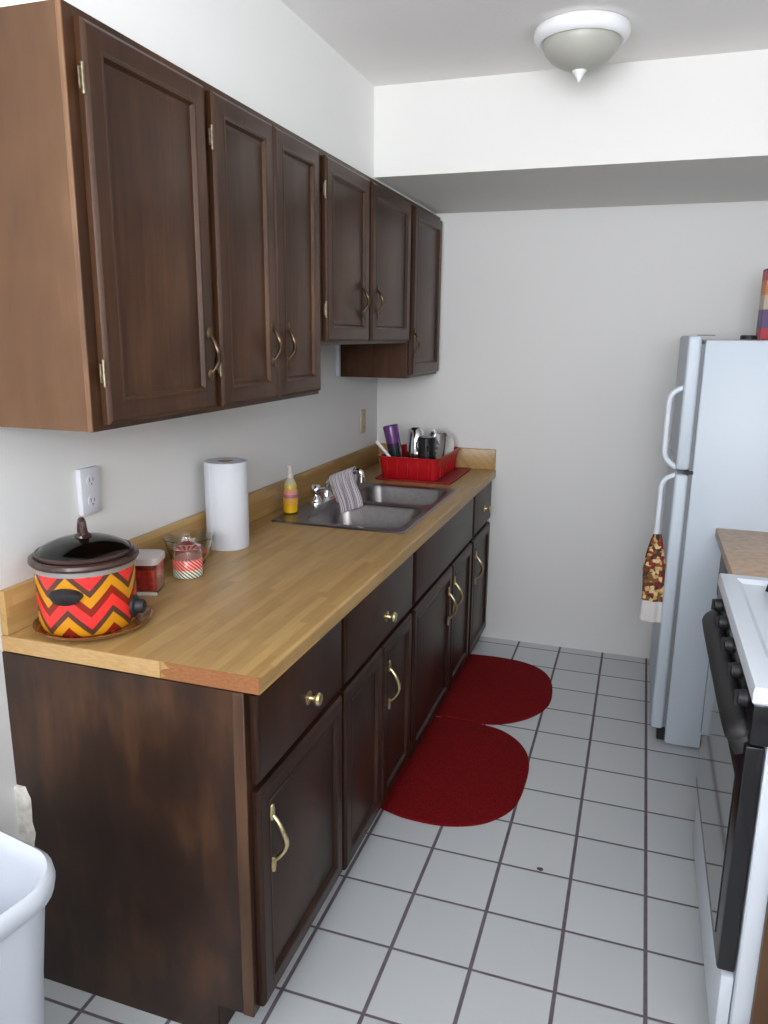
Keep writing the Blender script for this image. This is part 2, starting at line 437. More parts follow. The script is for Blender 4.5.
upper('tall brown wall cabinet nearest the camera, one wide door and lighter worn side', -.03, .408, 1.39, 2.137, [(-.003, .398)], [(0, -1)], [(0, .375, 1.53)], True)
upper('brown wall cabinet with two narrow tall doors, second from the camera', .409, 1.065, 1.39, 2.137, [(.431, .735), (.743, 1.045)], [(0, -1)], [(0, .706, 1.55), (1, .80, 1.55)])
upper('short two-door brown wall cabinet hanging above the sink', 1.066, 2.05, 1.545, 2.137, [(1.10, 1.50), (1.53, 2.02)], [(0, -1)], [(0, 1.425, 1.70), (1, 1.585, 1.70)])
upper('narrow tall brown wall cabinet in the far corner above the dish rack', 2.051, 2.572, 1.39, 2.137, [(2.08, 2.545)], [], [(0, 2.095, 1.545)])

BX, Z0, Z1 = .600, .085, .875
def base(label, y0, y1, mid, drawers, doors, pulls, knobs, near=False, sink=False, Z0=.085):
    t = thing('base_cabinet', label, 'cabinet')
    XC = XL if near else .0
    m = MB(); st = [(y0, y0 + .03), (y1 - .03, y1)]
    if mid: st.append((mid - .02, mid + .02))
    carcass(m, BX, y0, y1, Z0, Z1, st, [(Z0, Z0 + .03), (.635, .665), (Z1 - .025, Z1)], top=False, x0=XC, back=False)
    m.box(XC, BX - .09, y0, y0 + .016, 0, Z0); m.box(XC, BX - .09, y1 - .016, y1, 0, Z0)
    m.box(BX - .105, BX - .09, y0 + .016, y1 - .016, 0, Z0)
    m.build('cabinet_body', M['base'], t, smooth=0)
    if near:
        p = MB(); T = .0035
        p.box(XL, BX - .026, -T, -.0003, .0875, .8745); p.box(XL, BX - .092, -T, -.0003, .0005, .0875)
        p = p.build('side_panel', M['baseside'], t, smooth=0); p['label'] = 'large mottled dark brown side panel'
        p = MB().box(BX - .026, BX + .001, -.005, -.0003, .0852, .8748, .0015, 1).build('edge_strip', M['baseedge'], t); p['label'] = 'worn golden brown front corner strip'
    dr = []
    for a, b in drawers: dr.append((door(t, a, b, .662, .862, BX + .001, 'base', True, 'drawer_front'), a))
    dd = []
    for a, b in doors: dd.append((door(t, a, b, Z0 + .015, .642, BX + .001, 'base', fr=.048), a))
    for i, y, z in knobs: knob(dr[i][0], y - dr[i][1], z - .662, .019)
    for i, y, z in pulls: pull(dd[i][0], y - dd[i][1], z - Z0 - .015, .019, .155, 'brass', .03)
    return t

base('dark base cabinet at the near end of the counter, one drawer over one door', 0, .500, None, [(.018, .488)], [(.016, .490)], [(0, .070, .50)], [(0, .27, .74)], near=True)
base('dark base cabinet with one wide drawer over two doors, second from camera', .501, 1.16, None, [(.515, 1.145)], [(.515, .825), (.835, 1.145)], [(1, .89, .49)], [(0, .855, .735)], Z0=.068)
base('dark base cabinet under the sink with two doors', 1.161, 2.135, None, [(1.175, 2.12)], [(1.175, 1.735), (1.745, 2.12)], [(0, 1.675, .485), (1, 1.775, .50)], [], Z0=.05)
base('narrow dark base cabinet against the far wall beyond the sink', 2.136, 2.572, None, [(2.15, 2.56)], [(2.15, 2.56)], [(0, 2.215, .495)], [(0, 2.38, .75)], Z0=.045)

# ---------------------------------------------------------------- countertop with sink cut-out
SX0, SX1, SY0, SY1 = .062, .575, 1.165, 1.985
ct = thing('countertop', 'long butcher-block patterned laminate countertop with backsplash and chipped near edge', 'countertop')
def slab_with_hole(xs, ys, hole, z0, z1, bev=0):
    bm = bmesh.new(); V = {}
    for i, x in enumerate(xs):
        for j, y in enumerate(ys): V[i, j] = bm.verts.new((x, y, z1))
    for i in range(len(xs) - 1):
        for j in range(len(ys) - 1):
            if (i, j) in hole: continue
            bm.faces.new([V[i, j], V[i + 1, j], V[i + 1, j + 1], V[i, j + 1]])
    r = bmesh.ops.extrude_face_region(bm, geom=list(bm.faces))
    for v in r['geom']:
        if isinstance(v, bmesh.types.BMVert): v.co.z = z0
    bmesh.ops.recalc_face_normals(bm, faces=bm.faces)
    if bev:
        es = [e for e in bm.edges if all(abs(v.co.x - xs[-1]) < 1e-5 and abs(v.co.z - z1) < 1e-5 for v in e.verts)]
        bmesh.ops.bevel(bm, geom=es, offset=bev, segments=4, profile=.5, affect='EDGES')
    m = MB(); m.bm.free(); m.bm = bm
    return m
m = slab_with_hole([XL, SX0 + .012, SX1 - .012, .635], [.002, SY0 + .012, SY1 - .012, YF - .002], [(1, 1)], .876, .914, .008)
m.build('slab', M['lam'], ct, smooth=30)
m = MB(); m.box(XL, .010, .0, YF - .022, .9142, 1.018, .003, 2); m.build('backsplash', M['lam'], ct)
m = MB(); m.box(XL, .632, YF - .021, YF - .001, .9142, 1.018, .003, 2); m.build('end_backsplash', M['lam'], ct)
m = MB(); m.box(XL, .405, -.0015, .0018, .8765, .9135, .0008, 1)
p = m.build('edge_band', M['lamedge'], ct); p['label'] = 'pale laminate edge strip'
m = MB(); rg = [.405 + .012 * math.sin(k * 1.9) + .02 * k / 6 for k in range(7)]
L2 = [[(rg[k], -.0003, .8765 + .037 * k / 6), (.6345, -.0003, .8765 + .037 * k / 6), (.6345, .0018, .8765 + .037 * k / 6), (rg[k], .0018, .8765 + .037 * k / 6)] for k in range(7)]
m.loft(L2); p = m.build('bare_edge', M['raw'], ct, smooth=0); p['label'] = 'bare orange-brown chipped edge'

# ---------------------------------------------------------------- sink and faucet
sk = thing('kitchen_sink', 'stainless steel double-bowl drop-in sink set into the countertop', 'sink', ((SX0 + SX1) / 2, (SY0 + SY1) / 2, .9142))
W, H = SX1 - SX0, SY1 - SY0
bowls = [(.045, -.200, .375, .345), (.045, .200, .375, .345)]
bm = bmesh.new(); edges = []
def addloop(pts):
    vs = [bm.verts.new(p) for p in pts]; es = [bm.edges.new((vs[i], vs[(i + 1) % len(vs)])) for i in range(len(vs))]; return vs, es
o_, e_ = addloop(rrect(W - .01, H - .01, .025, .006)); edges += e_; bl = []
for cx, cy, bw, bh in bowls:
    v_, e2 = addloop(rrect(bw, bh, .05, .006, cx=cx, cy=cy)); edges += e2; bl.append((v_, cx, cy, bw, bh))
bmesh.ops.triangle_fill(bm, use_beauty=True, use_dissolve=False, edges=edges)
out = [bm.verts.new(p) for p in rrect(W, H, .028, .0)]
for i in range(len(out)):
    j = (i + 1) % len(out); bm.faces.new([o_[i], o_[j], out[j], out[i]])
for v_, cx, cy, bw, bh in bl:
    prev = v_
    for dz, ins, rr in ((.0, .006, .05), (-.010, .010, .05), (-.13, .018, .055), (-.148, .028, .06), (-.155, .055, .06), (-.160, .13, .04)):
        cur = [bm.verts.new(p) for p in rrect(bw - 2 * ins, bh - 2 * ins, rr, .004 + dz, cx=cx, cy=cy)]
        for i in range(len(cur)):
            j = (i + 1) % len(cur); bm.faces.new([prev[i], prev[j], cur[j], cur[i]])
        prev = cur
    bm.faces.new(prev)
bmesh.ops.recalc_face_normals(bm, faces=bm.faces)
m = MB(); m.bm.free(); m.bm = bm
m.build('basin', M['steel'], sk, smooth=35)
for cx, cy, bw, bh in bowls:
    MB().lathe([(0, .003), (.022, .003), (.030, .006), (.042, .004), (.044, 0), (0, 0)], 28, (cx, cy)).build('drain', M['chrome'], sk, (0, 0, -.155))

fc = thing('faucet', 'chrome two-handle kitchen faucet on the back ledge of the sink', 'faucet', (.118, 1.575, .9205))
m = MB(); m.loft([rrect(.055, .27, .027, 0), rrect(.055, .27, .027, .010), rrect(.045, .26, .022, .016)]); m.build('base_plate', M['chrome'], fc)
def arc(pts, n=8):
    out = []
    P = [Vector(p) for p in pts]
    for i in range(len(P) - 1):
        a, b = P[i], P[i + 1]; pa = P[i - 1] if i else a; pb = P[i + 2] if i + 2 < len(P) else b
        for k in range(n):
            t = k / n
            out.append(.5 * ((2 * a) + (-pa + b) * t + (2 * pa - 5 * a + 4 * b - pb) * t * t + (-pa + 3 * a - 3 * b + pb) * t ** 3))
    out.append(P[-1]); return out
sp_pts = arc([(0, 0, .012), (0, 0, .05), (.03, -.0, .085), (.085, 0, .108), (.13, 0, .126), (.150, 0, .120), (.153, 0, .10)])
MB().tube(sp_pts, .0115, 14).lathe([(.022, .014), (.020, .03), (.014, .045), (0, .05)], 24).build('spout', M['chrome'], fc)
MB().lathe([(.0135, 0), (.0135, .022), (.010, .026), (0, .026)], 20, (.153, 0)).build('aerator', M['chrome'], fc, (0, 0, .082))
for s in (-1, 1):
    y = s * .105
    m = MB(); m.lathe([(.022, .012), (.021, .022), (.012, .032), (.011, .040), (.019, .046), (.023, .056), (.022, .068), (.013, .078), (0, .08)], 10, (0, y))
    m.tube([(0, y, .062), (.03, y - .012, .066), (.052, y - .02, .07)], [.006, .007, .008], 10)
    m.build('tap_handle', M['chrome'], fc)

# striped dishcloth draped over the spout
def cloth_stripes():
    m, nt, b = _new('striped_dishcloth'); N = nt.nodes; L = nt.links
    uv = N.new('ShaderNodeUVMap'); sp = N.new('ShaderNodeSeparateXYZ'); L.new(uv.outputs[0], sp.inputs[0])
    f = mathn(nt, 'FRACT', mathn(nt, 'MULTIPLY', sp.outputs[0], 7.0))
    r = N.new('ShaderNodeValToRGB'); r.color_ramp.interpolation = 'CONSTANT'; e = r.color_ramp.elements
    e[0].position = 0; e[0].color = col((186, 178, 182)); e[1].position = .30; e[1].color = col((122, 112, 122))
    for p, c in ((.45, (196, 188, 190)), (.66, (60, 52, 66)), (.78, (168, 158, 166))):
        k = e.new(p); k.color = col(c)
    L.new(f, r.inputs['Fac']); L.new(r.outputs['Color'], b.inputs['Base Color']); b.inputs['Roughness'].default_value = .95
    b.inputs['Specular IOR Level'].default_value = .1
    return m
def grid_cloth(name, fn, nu, nv, mat, thick=.003, parent=None):
    bm = bmesh.new(); uvl = bm.loops.layers.uv.new('UVMap'); V = [[bm.verts.new(fn(i / nu, j / nv)) for j in range(nv + 1)] for i in range(nu + 1)]
    for i in range(nu):
        for j in range(nv):
            f = bm.faces.new([V[i][j], V[i + 1][j], V[i + 1][j + 1], V[i][j + 1]])
            for l, (a, b) in zip(f.loops, ((i, j), (i + 1, j), (i + 1, j + 1), (i, j + 1))): l[uvl].uv = (a / nu, b / nv)
    m = MB(); m.bm.free(); m.bm = bm
    o = m.build(name, mat, parent, smooth=180)
    s = o.modifiers.new('s', 'SOLIDIFY'); s.thickness = thick; s.offset = 1
    return o
def dc(u, v):
    # u along the spout, v across the drape (0 = rear hem, 1 = front hem)
    bx = .118 + .022 + .100 * u; bz = .9205 + .088 + .040 * u
    s = -.075 + .232 * v            # arc position, 0 = over the spout
    R = .016
    if abs(s) < R * PI / 2:
        a = s / R; y = -R * math.sin(a); z = R * math.cos(a); q = 0
    else:
        q = abs(s) - R * PI / 2; sg = 1 if s > 0 else -1
        y = -sg * (R + (.33 if s > 0 else .05) * q); z = -q
    fold = .006 * math.sin(u * 19 + 2 * v) * min(1, q * 18)
    x = bx + (.42 * q if s > 0 else .1 * q) + .004 * math.sin(v * 9)
    return (x, 1.575 + y + fold, bz + z)
cl = grid_cloth('dishcloth', dc, 30, 44, cloth_stripes(), .003)
tag(cl, 'grey and white striped dishcloth draped over the faucet spout', 'cloth')

# ---------------------------------------------------------------- counter things
# slow cooker on its amber dish
PX, PY = .128, .120
pd = MB().lathe([(0, 0), (.10, 0), (.116, .004), (.129, .014), (.131, .017), (.128, .018), (.114, .010), (.10, .006), (0, .006)], 64).build('round_dish', M['amber'], None, (PX + .0135, PY + .004, .9145))
tag(pd, 'shallow amber-brown round dish under the slow cooker', 'dish')
sc = thing('slow_cooker', 'round slow cooker with red, orange and brown chevron print and glass lid', 'slow cooker', (PX, PY + .006, .9210)); sc.scale = (.94, .94, 1.01)
MB().lathe([(0, .0), (.106, .0), (.112, .006), (.1145, .02), (.1155, .138), (.113, .141), (.111, .139), (.110, .006), (0, .006)], 96).build('body', chevron(), sc)
MB().lathe([(.1165, .137), (.119, .138), (.120, .148), (.117, .150), (.111, .150), (.111, .137)], 64, close=True).build('rim_band', M['band'], sc)
MB().lathe([(.098, .128), (.108, .150), (.124, .151), (.1275, .156), (.126, .163), (.118, .166), (.110, .163), (.105, .150), (.100, .10), (.098, .02), (0, .012), (0, .008), (.104, .012)], 64).build('crock', M['crock'], sc)
lid = MB().lathe([(.111, .168), (.108, .174), (.09, .186), (.06, .197), (.03, .202), (0, .203), (0, .200), (.03, .199), (.06, .194), (.09, .183), (.106, .170), (.110, .166)], 64).build('lid', M['lidglass'], sc)
MB().lathe([(.106, .166), (.113, .167), (.114, .172), (.110, .175), (.105, .172)], 64, close=True).build('lid_rim', M['crock'], lid)
m = MB(); m.lathe([(0, .200), (.022, .201), (.020, .207), (.011, .212), (0, .213)], 28)
m.tube(arc([(-.026, .0, .203), (-.020, 0, .222), (-.008, 0, .237), (.004, .0, .236), (.014, 0, .222), (.03, 0, .208)]), [.0085] * 49, 12, M4=Matrix.Rotation(math.radians(-38), 4, 'Z'))
m.build('lid_knob', M['crock'], lid)
def side_handle(ang, name='side_handle'):
    T = Matrix.Rotation(ang, 4, 'Z') @ Matrix.Translation((.114, 0, .098)); m = MB(); lo = []
    for k in range(9):
        u = -1 + 2 * k / 8; hh = .019 * math.sqrt(max(.02, 1 - u * u * .95)); dx = .026 * math.sqrt(max(.05, 1 - u * u * .8))
        yy = u * .038
        lo.append([(-.004 - .2 * yy * yy, yy, -hh * .8), (dx * .55, yy, -hh), (dx, yy, -hh * .2), (dx, yy, hh * .55), (dx * .5, yy, hh), (-.004, yy, hh * .8)])
    m.loft(lo, M4=T); return m.build(name, M['blackm'], sc)
VA = math.atan2(-1.2489 - PY, 1.3102 - PX)
side_handle(VA - .42); side_handle(VA - .42 + PI)
T = Matrix.Rotation(VA + 1.12, 4, 'Z') @ Matrix.Translation((.114, 0, .040)) @ Matrix.Rotation(PI / 2, 4, 'Y')
MB().lathe([(0, -.002), (.026, 0), (.026, .006), (.018, .010), (.016, .024), (.013, .028), (0, .029)], 28, M4=T).build('control_knob', M['blackm'], sc)

# small square box of red pieces
jb = thing('square_jar', 'small clear square jar filled with red beside the slow cooker', 'jar', (.108, .372, .9145), math.radians(18)); jb.scale = (1.12, 1.12, 1.15)
m = MB(); m.loft([rrect(.068, .068, .012, 0), rrect(.072, .072, .012, .004), rrect(.074, .074, .012, .070), rrect(.070, .070, .010, .070), rrect(.067, .067, .010, .008)], True, True); m.build('jar_body', M['clear'], jb)
m = MB(); m.loft([rrect(.060, .060, .009, .0085), rrect(.064, .064, .009, .012), rrect(.064, .064, .009, .056), rrect(.050, .050, .009, .060)]); m.build('contents', M['redwax'], jb)
m = MB(); m.box(-.037, -.029, -.0378, -.0368, .004, .070); m.box(-.037, .037, -.0378, -.0368, .0, .007); p = m.build('corner_trim', M['frost'], jb); p['label'] = 'pale stripe along one corner'
m = MB(); m.loft([rrect(.078, .078, .014, .070), rrect(.080, .080, .014, .074), rrect(.080, .080, .014, .084), rrect(.070, .070, .012, .088)]); m.build('lid', M['frost'], jb)

# patterned candle jar with knobbed lid
jc = thing('candle_jar', 'glass candle jar with red and white zigzag bands and knobbed lid', 'jar', (.143, .516, .9145))
def zig():
    m, nt, b = _new('zigzag_jar_print'); N = nt.nodes; L = nt.links
    tc = N.new('ShaderNodeTexCoord'); sp = N.new('ShaderNodeSeparateXYZ'); L.new(tc.outputs['Object'], sp.inputs[0])
    a = mathn(nt, 'ARCTAN2', sp.outputs[1], sp.outputs[0])
    f = mathn(nt, 'FRACT', mathn(nt, 'ADD', mathn(nt, 'MULTIPLY', a, 22 / (2 * PI)), mathn(nt, 'MULTIPLY', sp.outputs[2], 95)))
    st = mathn(nt, 'GREATER_THAN', f, .5)
    hi = mathn(nt, 'GREATER_THAN', sp.outputs[2], .026)
    ca = N.new('ShaderNodeMix'); ca.data_type = 'RGBA'; ca.inputs[6].default_value = col((112, 116, 100)); ca.inputs[7].default_value = col((226, 224, 206)); L.new(st, ca.inputs['Factor'])
    cb = N.new('ShaderNodeMix'); cb.data_type = 'RGBA'; cb.inputs[6].default_value = col((206, 54, 44)); cb.inputs[7].default_value = col((236, 150, 140)); L.new(st, cb.inputs['Factor'])
    mx = N.new('ShaderNodeMix'); mx.data_type = 'RGBA'; L.new(hi, mx.inputs['Factor']); L.new(ca.outputs[2], mx.inputs[6]); L.new(cb.outputs[2], mx.inputs[7])
    L.new(mx.outputs[2], b.inputs['Base Color']); b.inputs['Roughness'].default_value = .2
    return m
MB().lathe([(0, 0), (.036, 0), (.041, .005), (.0415, .052), (.040, .054), (0, .054)], 48).build('print_band', zig(), jc)
MB().lathe([(.0405, .0545), (.0415, .066), (.036, .078), (.036, .082), (.033, .082), (.033, .078), (.038, .065), (.037, .0545)], 48, close=True).build('jar_neck', M['clear'], jc)
l2 = MB().lathe([(.0385, .083), (.040, .086), (.030, .093), (.012, .098), (.007, .103), (.012, .110), (.010, .118), (0, .120), (0, .083)], 48).build('lid', M['clear'], jc)

# wide clear glass dish behind
wd = thing('glass_bowl', 'wide clear glass bowl with red contents behind the candle jar', 'bowl', (.087, .612, .9145)); wd.scale = (.92, .92, 1)
MB().lathe([(0, 0), (.040, 0), (.052, .008), (.066, .045), (.077, .082), (.079, .084), (.077, .085), (.073, .080), (.062, .045), (.049, .012), (.038, .006), (0, .006)], 56).build('bowl_body', M['clear'], wd)
MB().lathe([(0, .0065), (.038, .0065), (.048, .0125), (.0595, .042), (.05, .046), (0, .047)], 40).build('contents', M['redwax'], wd)

# paper towel roll
pt = thing('paper_towel_roll', 'tall white paper towel roll standing on the counter near the wall', 'paper towel', (.090, .832, .9145)); pt.scale = (1.06, 1.06, 1)
MB().lathe([(.0225, 0), (.062, 0), (.0632, .002), (.0632, .274), (.0622, .276), (.0225, .276)], 64, close=True).build('paper', M['paper'], pt)
MB().lathe([(.0195, .001), (.0222, .001), (.0222, .2755), (.0195, .2755)], 32, close=True).build('core', M['card'], pt)
m = MB(); m.box(.060, .0645, -.002, .002, .001, .275, .0005, 1, M4=Matrix.Rotation(-1.9, 4, 'Z')); m.build('loose_sheet_edge', M['paper'], pt)

# dish soap
ds = thing('dish_soap_bottle', 'small bottle of yellow dish soap with clear pump beside the sink', 'bottle', (.084, 1.308, .9215), .3); ds.scale = (1.15, 1.15, 1.05)
def oval(rx, ry, z, n=24): return [(rx * math.cos(2 * PI * i / n), ry * math.sin(2 * PI * i / n), z) for i in range(n)]
MB().loft([oval(.020, .026, 0), oval(.024, .031, .004), oval(.024, .031, .05), oval(.021, .027, .085), oval(.022, .028, .10), oval(.014, .016, .118), oval(.010, .010, .126)]).build('bottle_body', M['soap'], ds)
MB().loft([oval(.0246, .0316, .030), oval(.0250, .0320, .032), oval(.0247, .0316, .058), oval(.0222, .0282, .082), oval(.0210, .0270, .084)], True, True).build('label_wrap', M['label'], ds)
MB().lathe([(0, .126), (.0115, .126), (.012, .142), (.008, .146), (.006, .160), (.009, .162), (.009, .170), (0, .171)], 24).build('cap', M['frost'], ds)

# dish rack, tray, dishes
tr = MB(); tr.loft([rrect(.365, .44, .02, 0), rrect(.370, .445, .02, .003), rrect(.370, .445, .02, .009), rrect(.355, .43, .016, .009), rrect(.350, .425, .016, .005)])
tr = tr.build('drain_tray', M['mat'], None, (.332, 2.305, .9145)); tag(tr, 'flat dark red drain tray under the dish rack beside the sink', 'tray')
RX, RY, RZ = .305, 2.315, .9200
rk = thing('dish_rack', 'bright red plastic dish rack full of dishes in the counter corner', 'dish rack', (RX, RY, RZ))
m = MB()
m.loft([rrect(.264, .400, .03, 0), rrect(.270, .406, .03, .003), rrect(.292, .428, .03, .098), rrect(.310, .446, .034, .100), rrect(.312, .448, .034, .106), rrect(.286, .424, .028, .106), rrect(.262, .400, .026, .006)])
m.build('tub', M['rack'], rk)
for k in range(5):
    xx = -.10 + .05 * k
    MB().box(xx - .004, xx + .004, -.2135, -.205, .012, .094, .002, 1).build('rib', M['rack'], rk)
for k in range(7):
    yy = -.15 + .05 * k
    MB().box(.136, .1455, yy - .004, yy + .004, .012, .094, .002, 1).build('rib', M['rack'], rk)

T1 = Matrix.Rotation(math.radians(-9), 4, 'Y') @ Matrix.Rotation(math.radians(4), 4, 'X')
tb = MB().lathe([(0, 0), (.026, 0), (.028, .004), (.036, .235), (.035, .238), (.0335, .235), (.026, .006), (0, .006)], 36).build('tumbler', M['purple'])
tb.location = (.240, 2.185, .928); tb.rotation_euler = (math.radians(3), math.radians(-11), 0)
tag(tb, 'tall purple and dark green tumbler leaning at the left of the dish rack', 'tumbler')
kf = thing('spatula', 'white-handled utensil sticking out over the left rack edge', 'utensil', (.290, 2.128, .935))
kf.rotation_euler = (0, math.radians(-44), 0)
MB().tube([(0, 0, .07), (0, 0, .12), (0, 0, .215)], [.004, .007, .008], 10, .6).build('handle', M['porcelain'], kf)
MB().box(-.012, .012, -.0012, .0012, .0, .075, .001, 1).build('blade', M['steel'], kf)
mg = thing('steel_jug', 'shiny steel jug in the dish rack between purple tumbler and black mug', 'jug', (.302, 2.250, .928)); mg.scale = (1.2, 1.2, 1.0)
MB().lathe([(.040, 0), (.042, .004), (.040, .10), (.034, .17), (.030, .212), (.020, .222), (0, .224), (0, .220), (.028, .208), (.038, .10), (.038, .004)], 40).build('jug_body', M['chrome'], mg)
MB().tube(arc([(-.038, -.0, .05), (-.066, -.0, .06), (-.070, 0, .12), (-.034, .0, .155)]), .005, 10, M4=Matrix.Rotation(1.9, 4, 'Z')).build('jug_handle', M['chrome'], mg)
bk = thing('black_mug', 'black mug standing between steel jug and glass in the dish rack', 'mug', (.378, 2.165, .928))
MB().lathe([(0, .11), (0, .19), (.036, .19), (.040, .186), (.041, .105), (.041, .003), (.039, 0), (.037, .003), (.037, .105)], 40).build('mug_body', M['black'], bk)
MB().tube(arc([(.039, 0, .06), (.060, 0, .07), (.062, 0, .13), (.039, 0, .15)]), .0055, 10, M4=Matrix.Rotation(-1.2, 4, 'Z')).build('mug_handle', M['black'], bk)
gl = MB().lathe([(.030, 0), (.033, .0), (.040, .19), (.036, .20), (0, .20), (0, .194), (.034, .192), (.037, .18), (.030, .002)], 16).build('drinking_glass', M['clear'])
gl.location = (.388, 2.290, .928); gl.rotation_euler = (0, math.radians(4), 0)
tag(gl, 'clear drinking glass behind the black mug in the red dish rack', 'glass')
# crumpled foil sheet
def foil(u, v):
    random.seed(int(u * 40) * 977 + int(v * 40)); j = lambda: (random.random() - .5) * .012
    return (.402 + .014 * u + .008 * math.sin(v * 9) + j() * .7, 2.175 + .050 * u + j(), .93 + .225 * v - .03 * u + j())
fo = grid_cloth('foil_sheet', foil, 7, 16, M['chrome'], .001); tag(fo, 'crumpled silvery sheet sticking up beside the black mug in the rack', 'foil')
for p in fo.data.polygons: p.use_smooth = False
random.seed(3)
pb = MB().lathe([(0, 0), (.03, 0), (.034, .006), (.058, .03), (.073, .055), (.071, .056), (.055, .033), (.03, .010), (0, .008)], 44).build('bowl', M['porcelain'])
pb.scale = (1.1, 1.1, 1.1); pb.location = (.345, 2.430, 1.040); pb.rotation_euler = (math.radians(78), math.radians(20), math.radians(35))
tag(pb, 'white dish standing on edge at the far right of the dish rack', 'bowl')

# outlets
def outlet(loc, label, mat, w=.072, h=.118, d=.016):
    t = thing('wall_outlet', label, 'outlet', loc)
    MB().box(0, d, -w / 2, w / 2, -h / 2, h / 2, .003, 2).build('cover_plate', M[mat], t)
    for s in (-1, 1):
        m = MB(); z = s * .026
        m.lathe([(0, 0), (.0155, 0), (.0155, .002), (0, .002)], 24, M4=Matrix.Translation((d, 0, z)) @ Matrix.Rotation(PI / 2, 4, 'Y'))
        r = m.build('socket', M[mat], t)
        k = MB(); k.box(d + .002, d + .0025, -.007, -.005, z - .002, z + .007); k.box(d + .002, d + .0025, .005, .007, z - .002, z + .007); k.box(d + .002, d + .0025, -.002, .002, z - .010, z - .006)
        k.build('slots', M['slot'], r)
    return t
outlet((XL, .312, 1.187), 'white wall outlet above the slow cooker', 'outlet')
outlet((XL, 2.345, 1.155), 'tan wall outlet near the dish rack corner', 'tan', d=.007)
# cable cover beneath the short cabinet
cb = MB(); cb.box(XL, XL + .018, 1.992, 2.012, 1.395, 1.545, .002, 1); cb = cb.build('cable_cover', M['plastic']); tag(cb, 'thin white vertical cable cover on the wall under the short cabinet', 'cable cover')

# ---------------------------------------------------------------- ceiling lamp
lp = thing('ceiling_lamp', 'white and frosted glass bowl ceiling light with pointed finial', 'ceiling light', (1.054, 1.312, ZC - .0005))
MB().lathe([(0, 0), (.128, 0), (.137, -.006), (.140, -.016), (.137, -.030), (.128, -.040), (.121, -.043), (.112, -.040), (.110, -.02), (0, -.01)], 64).build('ring', M['lampring'], lp)
MB().lathe([(.112, -.036), (.112, -.046), (.104, -.066), (.086, -.086), (.060, -.102), (.036, -.112), (.018, -.117), (0, -.118)], 64).build('glass_bowl', M['lampglass'], lp)
MB().lathe([(.022, -.112), (.021, -.118), (.015, -.124), (.013, -.128), (.009, -.134), (.004, -.144), (0, -.147), ], 28).build('finial', M['lampring'], lp)

# ---------------------------------------------------------------- rugs
def rug(pts, label):
    P = [Vector((x, y, 0)) for x, y in pts]; sm = []
    n = len(P)
    for i in range(1, n - 2):
        a, b, c, d = P[i - 1], P[i], P[i + 1], P[i + 2]
        for k in range(6):
            t = k / 6
            sm.append(.5 * ((2 * b) + (-a + c) * t + (2 * a - 5 * b + 4 * c - d) * t * t + (-a + 3 * b - 3 * c + d) * t ** 3))
    sm.append(P[-2])
    cen = sum(sm, Vector()) / len(sm)
    def sc(f, z): return [((p.x - cen.x) * f + cen.x, (p.y - cen.y) * f + cen.y, z) for p in sm]
    m = MB(); m.loft([sc(1, .0005), sc(1.0, .006), sc(.99, .009), sc(.975, .0095)])
    o = m.build('rug', M['rug'], smooth=60); tag(o, label, 'rug'); return o
rug([(.57, .95), (.575, .945), (.605, .932), (.68, .915), (.796, .917), (.895, .952), (.962, 1.010), (1.011, 1.101), (1.026, 1.24), (1.018, 1.400), (.971, 1.515), (.893, 1.590), (.81, 1.617), (.70, 1.622), (.62, 1.620), (.575, 1.612), (.57, 1.6)], 'dark red rounded rug lying nearer the camera')
rug([(.57, 1.66), (.575, 1.640), (.62, 1.632), (.71, 1.630), (.79, 1.632), (.865, 1.655), (.951, 1.725), (1.016, 1.832), (1.038, 1.955), (1.019, 2.122), (.965, 2.235), (.865, 2.300), (.745, 2.318), (.62, 2.312), (.575, 2.300), (.57, 2.29)], 'dark red rounded rug lying nearer the far wall')

# crumb on the tiles
bmc = bmesh.new(); bmesh.ops.create_icosphere(bmc, subdivisions=2, radius=.007)
for v in bmc.verts: v.co = Vector((v.co.x * (1.2 + .4 * random.random()), v.co.y * (.8 + .4 * random.random()), v.co.z * .45))
m = MB(); m.join(bmc); o = m.build('crumb', M['crumb'], None, (1.135, .812, .0032)); tag(o, 'small brown crumb on the white floor tiles', 'crumb')

# ---------------------------------------------------------------- refrigerator
FX, FY0, FY1 = 1.507, 1.705, 2.42
fr = thing('refrigerator', 'white top-freezer refrigerator standing by the far wall', 'refrigerator', (0, 0, 0))
MB().box(FX, 2.15, FY0, FY1, .012, 1.574, .006, 2).build('cabinet', M['fridge'], fr)
MB().box(FX - .012, FX + .0005, FY0 + .01, FY1 - .01, .075, 1.56).build('gasket', M['gasket'], fr, smooth=0)
MB().box(FX - .030, FX, FY0 + .02, FY1 - .02, .014, .062, .003, 1).build('toe_grille', M['blackm'], fr)
GAP = 1.100
def fdoor(z0, z1, name):
    return MB().box(1.449, FX - .012, FY0, FY1, z0, z1, .010, 3).build(name, M['fridge'], fr)
d1 = fdoor(GAP + .008, 1.588, 'freezer_door'); d2 = fdoor(.070, GAP - .008, 'fridge_door')
def fh(z0, z1, parent):
    y = FY0 + .035; x = 1.449
    m = MB(); pts = arc([(x + .004, y, z0), (x - .025, y, z0 + .02), (x - .041, y, z0 + .045), (x - .043, y, z0 + .09), (x - .043, y, z1 - .09), (x - .041, y, z1 - .04), (x - .025, y, z1 - .015), (x + .004, y, z1)], 6)
    m.tube(pts, .0105, 12); return m.build('handle', M['white'], parent)
fh(GAP + .012, 1.405, d1); fh(.60, GAP - .015, d2)
MB().box(FX - .030, FX + .030, FY0 + .004, FY0 + .035, 1.5885, 1.5915, .002, 1).build('hinge', M['gasket'], fr)
MB().box(FX - .028, FX + .008, FY0 + .001, FY0 + .03, GAP - .006, GAP + .006, .001, 1).build('middle_hinge', M['blackm'], fr)
